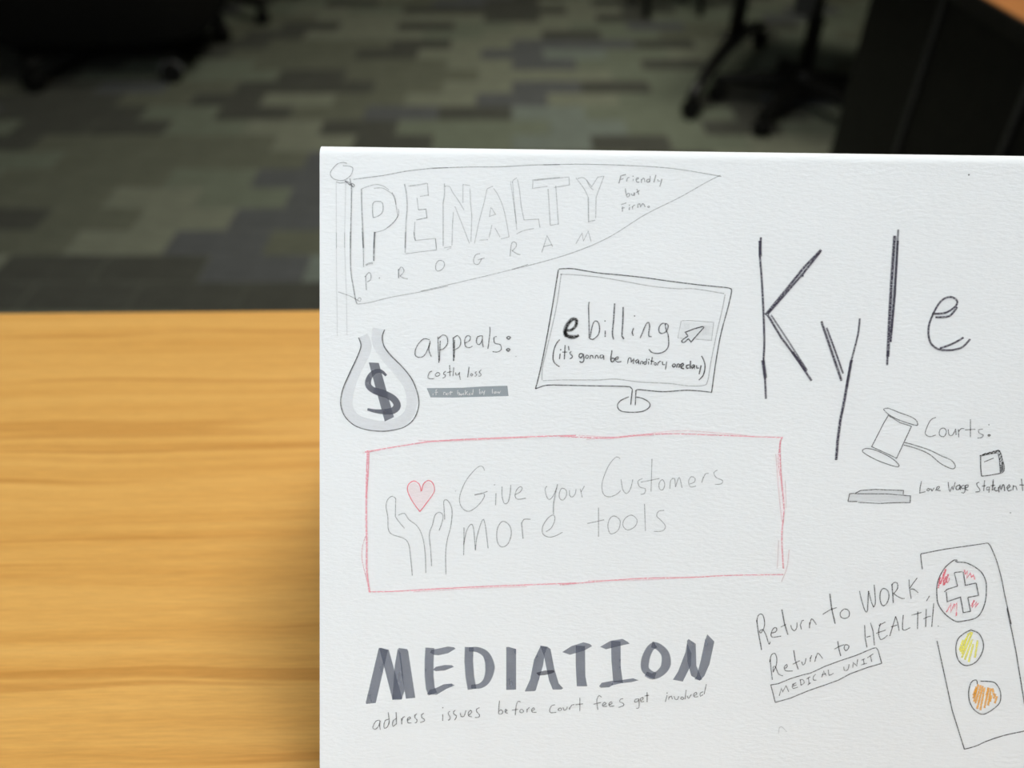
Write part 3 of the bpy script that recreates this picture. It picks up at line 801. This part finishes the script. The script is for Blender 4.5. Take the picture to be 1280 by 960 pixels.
draw(k, 1000, 490, 4.571, '''[w=1.1]775,145 745,160 720,210 715,240 740,255 775,245; O820,205 835,225 820,255 795,245 798,215; 845,213 850,245 870,245 887,210; L887,210 890,245; L903,212 905,258; 905,225 920,208 938,210; L972,155 972,258; L940,216 1000,212;
1043,212 1018,215 1022,235 1045,245 1035,260 1012,262; 1078,187; [w=1.4]O1078,242 1084,247 1078,252 1072,247''', 1.1, .68, DK)
draw(k, 1140, 550, 9.143, '''L105,470 90,540 85,605 150,590; O180,550 198,562 185,580 168,573; 210,550 225,580 250,545; 260,572 300,555 310,532 285,535 275,570 325,577; 410,480 415,540 430,585 455,530 465,565 490,480;
[w=1.4]545,510 500,530 505,565 535,560 545,520; L545,515 550,570; [w=1.4]590,515 560,530 570,555 595,545; 600,515 602,580 585,605 560,598; [w=1.3]610,545 635,535 635,512 610,520 608,560 640,575;
765,480 735,495 745,530 770,560 765,588 720,592; L825,460 815,580; L795,527 840,520; 870,535 850,545 850,570 870,565; L880,530 875,600; [w=1.6]L925,450 915,575; L895,522 945,515; [w=1.4]930,557 950,540 935,562 955,580 978,575;
[w=1.4]990,597 985,540; [w=1.5]988,550 1002,518 1015,565 1032,512 1050,522 1055,582; [w=1.5]1085,555 1115,532 1105,510 1080,545 1100,580 1135,567; [w=1.3]L1148,575 1155,515; 1155,530 1182,528 1195,572; [w=1.3]L1245,440 1260,580; [w=1.3]L1225,512 1290,515''', 1.15, .72, DK)
k.build('pencil_words')

# ---- red box, heart, hands
k = Marks()
draw(k, 440, 530, 4.571, '''75,160 160,145 300,122 450,100 640,88 900,77 1100,70 1280,65; [a=.3]380,95 500,97 700,90 1000,76; [w=2.8]90,150 85,300 82,500 85,700 85,830 100,958; [w=1.6]98,160 92,300 80,420; [w=1.2 a=.45]78,640 60,700 58,770 75,850 95,930; [a=.25]60,165 160,148;
95,958 250,955 450,943 700,930 1000,918 1280,908; [w=1.2 a=.35]350,958 700,938 1000,928''', 2.0, .58, RED)
draw(k, 700, 530, 4.2667, '''0,65 250,75 400,60 600,52 850,60 1180,72; [w=1.3 a=.35]100,60 320,70 500,48 640,36 850,48 1000,62; [w=1.3 a=.3]140,82 300,68 500,60; 0,857 250,835 450,822 700,817 900,807 1190,802; [w=1.3 a=.35]150,835 450,830 800,812;
[w=2.4]1185,68 1172,120 1180,300 1193,450 1182,600 1190,770; [w=1.3 a=.35]1150,160 1165,350 1182,520; [w=1.3 a=.3]1165,620 1158,770; [w=1.3 a=.35]1220,670 1210,760 1180,840; [w=1.4 a=.4]1175,90 1163,200 1185,340; [w=1.2 a=.3]1200,300 1205,450''', 1.9, .52, RED)
k.build('red_frame', 'hand drawn red pencil rectangle')
k = Marks()
draw(k, 440, 530, 4.571, '''395,385 385,345 355,325 325,342 318,380 345,440 388,500; 388,500 430,445 470,385 462,338 438,322 410,340 397,383''', 1.4, .75, (236, 100, 118))
draw(k, 440, 530, 4.571, '''P388,488 345,432 325,382 330,348 355,332 380,350 395,392 412,345 438,328 460,345 462,385 425,440''', 1, .09, (236, 100, 118))
k.build('heart_drawing', 'small red outlined heart')
k = Marks()
draw(k, 440, 530, 4.571, '''345,865 335,760 325,690 300,655 230,630 208,600 205,530 195,470 205,430 230,412 250,425; 250,425 248,528; 248,528 270,560 300,595; 265,520 300,510 325,545 375,585 405,650 418,740 422,850;
455,810 450,720 442,630 460,575 475,520 500,503 520,520 515,560 498,607; 530,545 526,480 525,440 540,432 560,455 572,500 565,580 545,660 535,740 537,858''', 1.15, .6, (84, 88, 92))
k.build('hands_drawing', 'two raised hands in pencil outline')
k = Marks()
draw(k, 560, 560, 8, '''365,225 350,190 320,180 270,215 190,310 140,410 115,500 125,570 160,615 210,632 270,600 330,540 365,480 358,455; [w=1.8]L265,468 350,450; 350,450 395,432; L480,450 475,570; [a=.35]465,368; 540,385 540,480 565,555 600,540 620,460 628,370;
670,465 720,440 742,400 720,385 685,420 670,480 700,512 780,500; 990,380 970,410 985,480 1010,515 1050,480 1085,400; [w=1.4]1095,360 1070,470 1055,560 1055,660; O1140,400 1180,420 1185,470 1150,520 1115,500 1115,440; 1215,420 1215,470 1240,490 1270,460 1280,410; 
[w=1.4]L750,905 740,800 735,745; 738,750 760,712 825,712; 980,835 1030,800 1065,730 1065,680 1040,670 990,710 945,790 950,860 1010,890 1080,875 1145,840; [a=.3]75,430''', 1.15, .58, (84, 88, 92))
draw(k, 440, 530, 4.571, '''L638,750 640,650 640,590; 638,690 655,610 680,572 695,600 705,720; 705,720 715,640 745,548 760,570 778,710; O860,555 900,580 910,630 890,685 855,702 830,670 830,600''', 1.2, .58, (84, 88, 92))
draw(k, 700, 530, 4.2667, '''L108,345 118,390; 112,362 130,330; 320,185 300,175 260,220 225,310 230,370 260,388 300,375 322,355; 325,295 335,350 355,370 375,345 388,295; 440,290 415,305 425,335 455,345 450,370 430,375; L490,185 485,360; L430,310 530,290;
O545,295 558,320 548,350 530,345 528,315; 585,345 590,300 610,290 615,335; 615,335 635,285 650,340; 690,320 715,310 720,290 700,280 685,305 695,335 725,330; [w=1.4]L755,312 765,280; 765,285 775,265 792,262; 840,245 820,258 832,285 865,300 860,318 825,322;
L205,445 205,600; L145,530 235,510; O290,490 320,515 310,565 270,585 255,545 265,505; O380,485 410,510 400,545 360,565 335,540 345,505; L450,425 455,570; 555,460 525,465 515,490 540,515 562,545 545,570 500,572''', 1.15, .56, (84, 88, 92))
k.build('pencil_words', 'pencil words inside the red frame')

# ---- marker word
MK = (100, 105, 120)
MW = [(440, 'P178,215 195,212 240,225 158,580 95,586 92,576; P182,212 245,225 335,548 330,556 270,558 240,440; P305,216 325,250 350,500 330,556 268,558 285,330; P310,212 368,220 375,235 422,545 360,551 330,380', ''),
 (440, '[w=12.6]M519,212 514,300 514,400 522,480 538,520; [a=.62]P520,245 530,225 570,218 640,203 680,208 690,218 640,248 575,262 545,258; P540,358 560,338 620,326 665,328 680,338 620,362 560,368; P500,522 520,490 560,480 610,455 665,450 685,462 630,485 565,524', ''),
 (440, '[w=12.2]M781,207 778,300 785,400 800,488; [w=10 a=.64 t=.55/1.35/.5]B780,222 840,225 895,260 920,340 900,425 855,465 795,470', ''),
 (440, 'P1028,206 1045,206 1094,220 1094,490 1028,492', ''),
 (660, 'P85,198 130,205 112,250 100,330 52,495 45,500 -20,503 -20,498 15,420 40,290; P80,198 130,205 150,220 175,350 205,450 235,482 220,490 165,490 140,430 105,260', 'P55,378 110,363 170,360 178,372 160,382 110,394 70,396'),
 (660, 'P318,195 380,200 382,400 395,468 325,468 318,330; [a=.62]P228,240 290,200 370,175 410,185 428,200 375,230 280,258', ''),
 (660, 'P553,165 617,168 618,340 633,445 568,442 556,300; [a=.62]P480,205 550,165 630,152 665,172 678,185 640,192 560,212 520,222; P474,468 490,445 560,432 600,430 700,415 738,428 690,440 620,448 560,462 540,475 485,478', ''),
 (660, '[w=11.5 a=.64 t=.8/1/.8]B850,190 815,215 785,280 780,350 815,385 850,398; [w=12 a=.62 t=.7/1.1/.6]B825,190 870,205 915,255 918,330 880,380 830,402 785,385', ''),
 (660, 'P966,424 1000,370 1050,240 1060,180 1090,250 1085,330 1050,400 1032,437; P1060,165 1070,153 1118,185 1122,330 1160,422 1145,430 1088,398 1062,300; P1125,400 1150,300 1180,160 1195,122 1242,170 1210,320 1175,400 1145,430 1110,420', '')]
for ox, txt, dk in MW:
    k = Marks(); draw(k, ox, 770, 5.3333, txt, 1, .64, MK)
    if dk: draw(k, ox, 770, 5.3333, dk, 1, .62, (70, 70, 84))
    k.build('marker_letter')
k = Marks()
draw(k, 455, 840, 8, '''160,480 125,485 95,530 90,560 120,568 150,530 162,485; 160,485 158,540 165,575; 250,470 215,480 200,520 205,560 235,545 255,490; L243,400 252,480 250,520; 325,465 295,480 285,520 295,540 322,515; L322,400 325,520; L375,460 378,520; 378,480 390,450 410,445;
435,480 465,460 455,445 435,465 440,505 475,505; 530,415 508,430 510,455 530,475 525,500 510,505; 600,410 575,425 580,455 605,470 600,490 562,502; L787,420 787,485; 788,355; 860,390 842,405 850,430 862,450 855,475 840,478; 915,380 895,395 900,420 925,435 918,460 905,478;
962,405 970,440 1000,440 1020,380; 1045,430 1078,400 1065,380 1045,400 1045,435 1080,445; 1155,355 1125,370 1130,400 1155,425 1148,448 1110,452''', 1.05, .72, DK)
draw(k, 615, 840, 8, '''75,285 68,350 66,412; 68,390 90,375 108,395 95,418 66,418; 130,395 150,380 135,370 130,400 158,410; 285,297 262,290 242,330 232,430; L200,378 262,370; O295,370 315,385 305,405 280,400 280,380; L350,365 350,405; 350,375 375,350; 395,385 425,372 415,355 395,375 405,400 445,400;
630,325 595,335 575,380 590,405 642,400; O680,355 695,370 680,385 660,375; 710,350 720,380 745,370 752,345; L775,350 775,375; 775,360 800,327 825,325; L878,255 878,390; L835,325 910,315; 1095,250 1070,232 1048,270 1050,320 1058,375; L1015,320 1090,302; 1105,335 1140,315 1125,300 1105,320 1110,342 1150,340; 1165,328 1200,312 1190,295 1168,315 1180,342 1222,335''', 1.05, .68, DK)
draw(k, 755, 830, 8, '''190,343 165,350 155,375 190,390 195,412 145,432; 348,345 312,350 305,378 335,372 348,348; 348,345 350,420 340,440 322,438; 362,365 390,350 385,332 365,345 370,375 400,372; [w=1.2]L430,280 430,378; L405,317 450,310; L630,310 612,375; 630,288; L645,355 650,322; 650,335 672,318 682,350; 700,320 712,352 735,350 745,320;
O780,325 795,340 785,352 765,343; L820,258 808,350; 830,315 845,342 872,300; 895,312 925,300 920,280 895,300 905,327 940,322; 990,275 960,290 965,320 990,302; L1022,198 1000,300''', 1.05, .68, DK)
k.build('pencil_words')

# ---- return to work
k = Marks()
draw(k, 940, 740, 10.667, '''[w=1.4]L60,370 80,520 125,770; 60,400 75,320 110,290 145,310 165,400 155,480 120,540 100,530 110,505 145,500; 145,500 180,560 215,670 230,690 240,660; 250,545 310,530 328,490 305,470 270,500 250,570 275,600 385,585; [w=1.5]L395,230 430,420 475,565; L380,465 450,430;
515,440 530,490 565,515 595,470 597,405; L640,430 655,495; 645,430 665,380 690,375; L765,400 763,480; 765,430 790,355 820,380 855,432; [w=1.5]L1035,20 1060,220 1105,420; 940,295 1040,235 1130,205''', 1.2, .72, DK)
draw(k, 1050, 710, 9.143, '''O50,465 100,490 100,550 55,575 10,560 0,510; 220,260 245,370 280,480 300,500 312,480; L312,480 322,260; L322,260 360,400 380,445; 380,445 400,410 400,330 388,190; [w=1.3]O495,230 545,260 555,340 520,415 480,425 455,360 460,270; [w=1.5]L590,180 600,300 605,395; [w=1.3]585,200 610,165 650,170 655,230 610,290; 610,290 650,320 700,345 735,345;
[w=1.1]L785,130 790,230 810,350; L880,110 835,170 790,235; 800,240 840,240 890,280; L1020,315 985,375; [w=1.2]L278,650 285,800 305,905; L345,625 375,720 390,880; L300,788 345,775; L460,630 440,700 438,765; L440,655 515,615; L410,745 520,705; 438,760 460,815 500,800 540,765;
L565,775 600,660 632,550; L632,550 655,620 672,715; L580,672 650,650; L720,535 712,620 712,700; 712,700 740,708 800,678; [w=1.2]L885,495 882,695; L815,537 930,505; L982,465 975,670; L1068,400 1055,560 1045,670; L950,580 1000,555 1035,550; [w=1.2 a=.5]1120,662''', 1.2, .72, DK)
draw(k, 950, 800, 8, '''L100,190 110,300 122,395; 95,220 110,150 145,130 165,180 160,250 130,320; 130,320 130,270 150,262 185,340 228,355; 245,285 270,265 265,243 240,270 255,305 325,308; [w=1.4]L335,100 350,200 380,292; L325,240 395,205; 415,215 425,245 445,235 457,180; L500,172 500,215; 500,185 515,150; L560,160 545,215; 555,175 575,130 600,150 625,185;
[w=1.4]L775,10 785,80 805,158; 740,90 790,62 840,45; O850,45 885,55 880,85 855,105 838,80''', 1.15, .7, DK)
k.build('pencil_words')
k = Marks()
draw(k, 950, 800, 8, '''L105,447 180,435 300,385 430,345 500,330 650,260 800,205 950,155 1130,80 1158,75 1178,100 1215,232; L1215,232 1080,270 900,335 780,400 640,450 480,505 300,580 150,622; L150,622 130,540 105,445''', 1.2, .78, DK)
draw(k, 950, 800, 8, '''L190,555 210,480 225,515 258,455 285,515; 338,440 320,455 330,482 375,468; L325,460 365,447; L320,443 360,425; L400,395 408,450; 395,398 425,392 440,425 408,450; L480,370 490,440; L462,388 500,365; L475,448 505,425; 555,340 532,365 532,398 562,398;
L615,370 635,310 660,355; L615,348 655,335; 680,295 690,350 732,330; 835,265 842,302 875,295 888,240; L925,275 930,225 965,255 975,190; L1030,190 1040,240; L1010,200 1045,185; L1008,247 1065,230; L1100,150 1115,215; L1070,175 1130,135; [a=.25]185,930 190,880 215,865 265,915''', 1.2, .62, DK)
k.build('boxed_words', 'slanting pen box with small capitals')

# ---- traffic light card
k = Marks()
draw(k, 1120, 660, 8, '''L260,410 250,330 243,262; 243,258 490,210 700,180 905,150; 905,150 935,170 1000,320 1050,500 1090,700 1150,962''', 1.25, .8, DK)
draw(k, 940, 760, 3.765, 'L1198,0 1240,200 1285,480 1315,640', 1.35, .85, DK)
draw(k, 1150, 770, 5.053, 'L105,155 150,360 200,590 278,840; 278,840 350,820 430,785 540,750 657,725 740,700', 1.3, .8, DK)
draw(k, 1120, 660, 8, '''610,325 580,318 500,380 440,470 410,560 405,660 420,760 480,850 560,915 610,935 690,925 790,900 850,840 890,730 900,620 895,530 850,440 770,380 690,345 610,340 590,325;
L480,637 510,610 612,580; L612,580 580,450 590,442 660,435; L668,435 690,572 795,548; L797,548 822,672 715,692; L715,692 742,830 670,845 642,690 510,735 500,640''', 1.35, .8, DK)
draw(k, 1150, 770, 5.053, '''320,88 370,110 398,170 390,230 350,290 290,312 245,285 225,220 235,150 275,110 322,86; 360,430 358,410 345,402 320,420 305,480 312,540 340,590 390,620 440,600 495,555 508,510 500,460 470,420 430,412 380,410''', 1.35, .85, DK)
k.build('traffic_light_drawing', 'tall pen rectangle with three circles, cross in the top one')
k = Marks()
draw(k, 1120, 660, 8, '''L420,600 440,490 435,560 475,440; L440,560 495,410 470,570 500,480 475,570 520,460 505,550 530,500; L680,415 690,460 710,430 705,500 740,450 750,490 770,470 785,515; L500,840 545,755 545,840 580,755 575,800 605,745 598,880; L745,780 780,720 760,790 800,740 790,790 820,750''', 1.9, .62, (255, 104, 124))
k.build('red_hatching', 'red crayon hatching around the drawn cross')
k = Marks()
draw(k, 1150, 770, 5.053, 'L248,215 270,150; L252,225 305,110; L262,262 328,100; L262,240 290,140; L280,275 328,145; L305,290 335,175; L345,262 362,152; L298,120 322,100', 2.6, .72, (255, 224, 70))
k.build('yellow_hatching', 'yellow crayon hatching in the middle circle')
k = Marks()
draw(k, 1150, 770, 5.053, 'L335,520 368,430; L335,500 355,445; L348,550 382,435; L358,585 394,440; L378,595 405,450; L405,580 432,452; L428,565 446,455; L455,455 465,500; L462,520 475,490; L470,550 484,505; L340,540 352,460; L440,540 450,500; L418,500 430,450', 2.8, .75, (255, 166, 56))
k.build('orange_hatching', 'orange crayon hatching in the lowest circle')
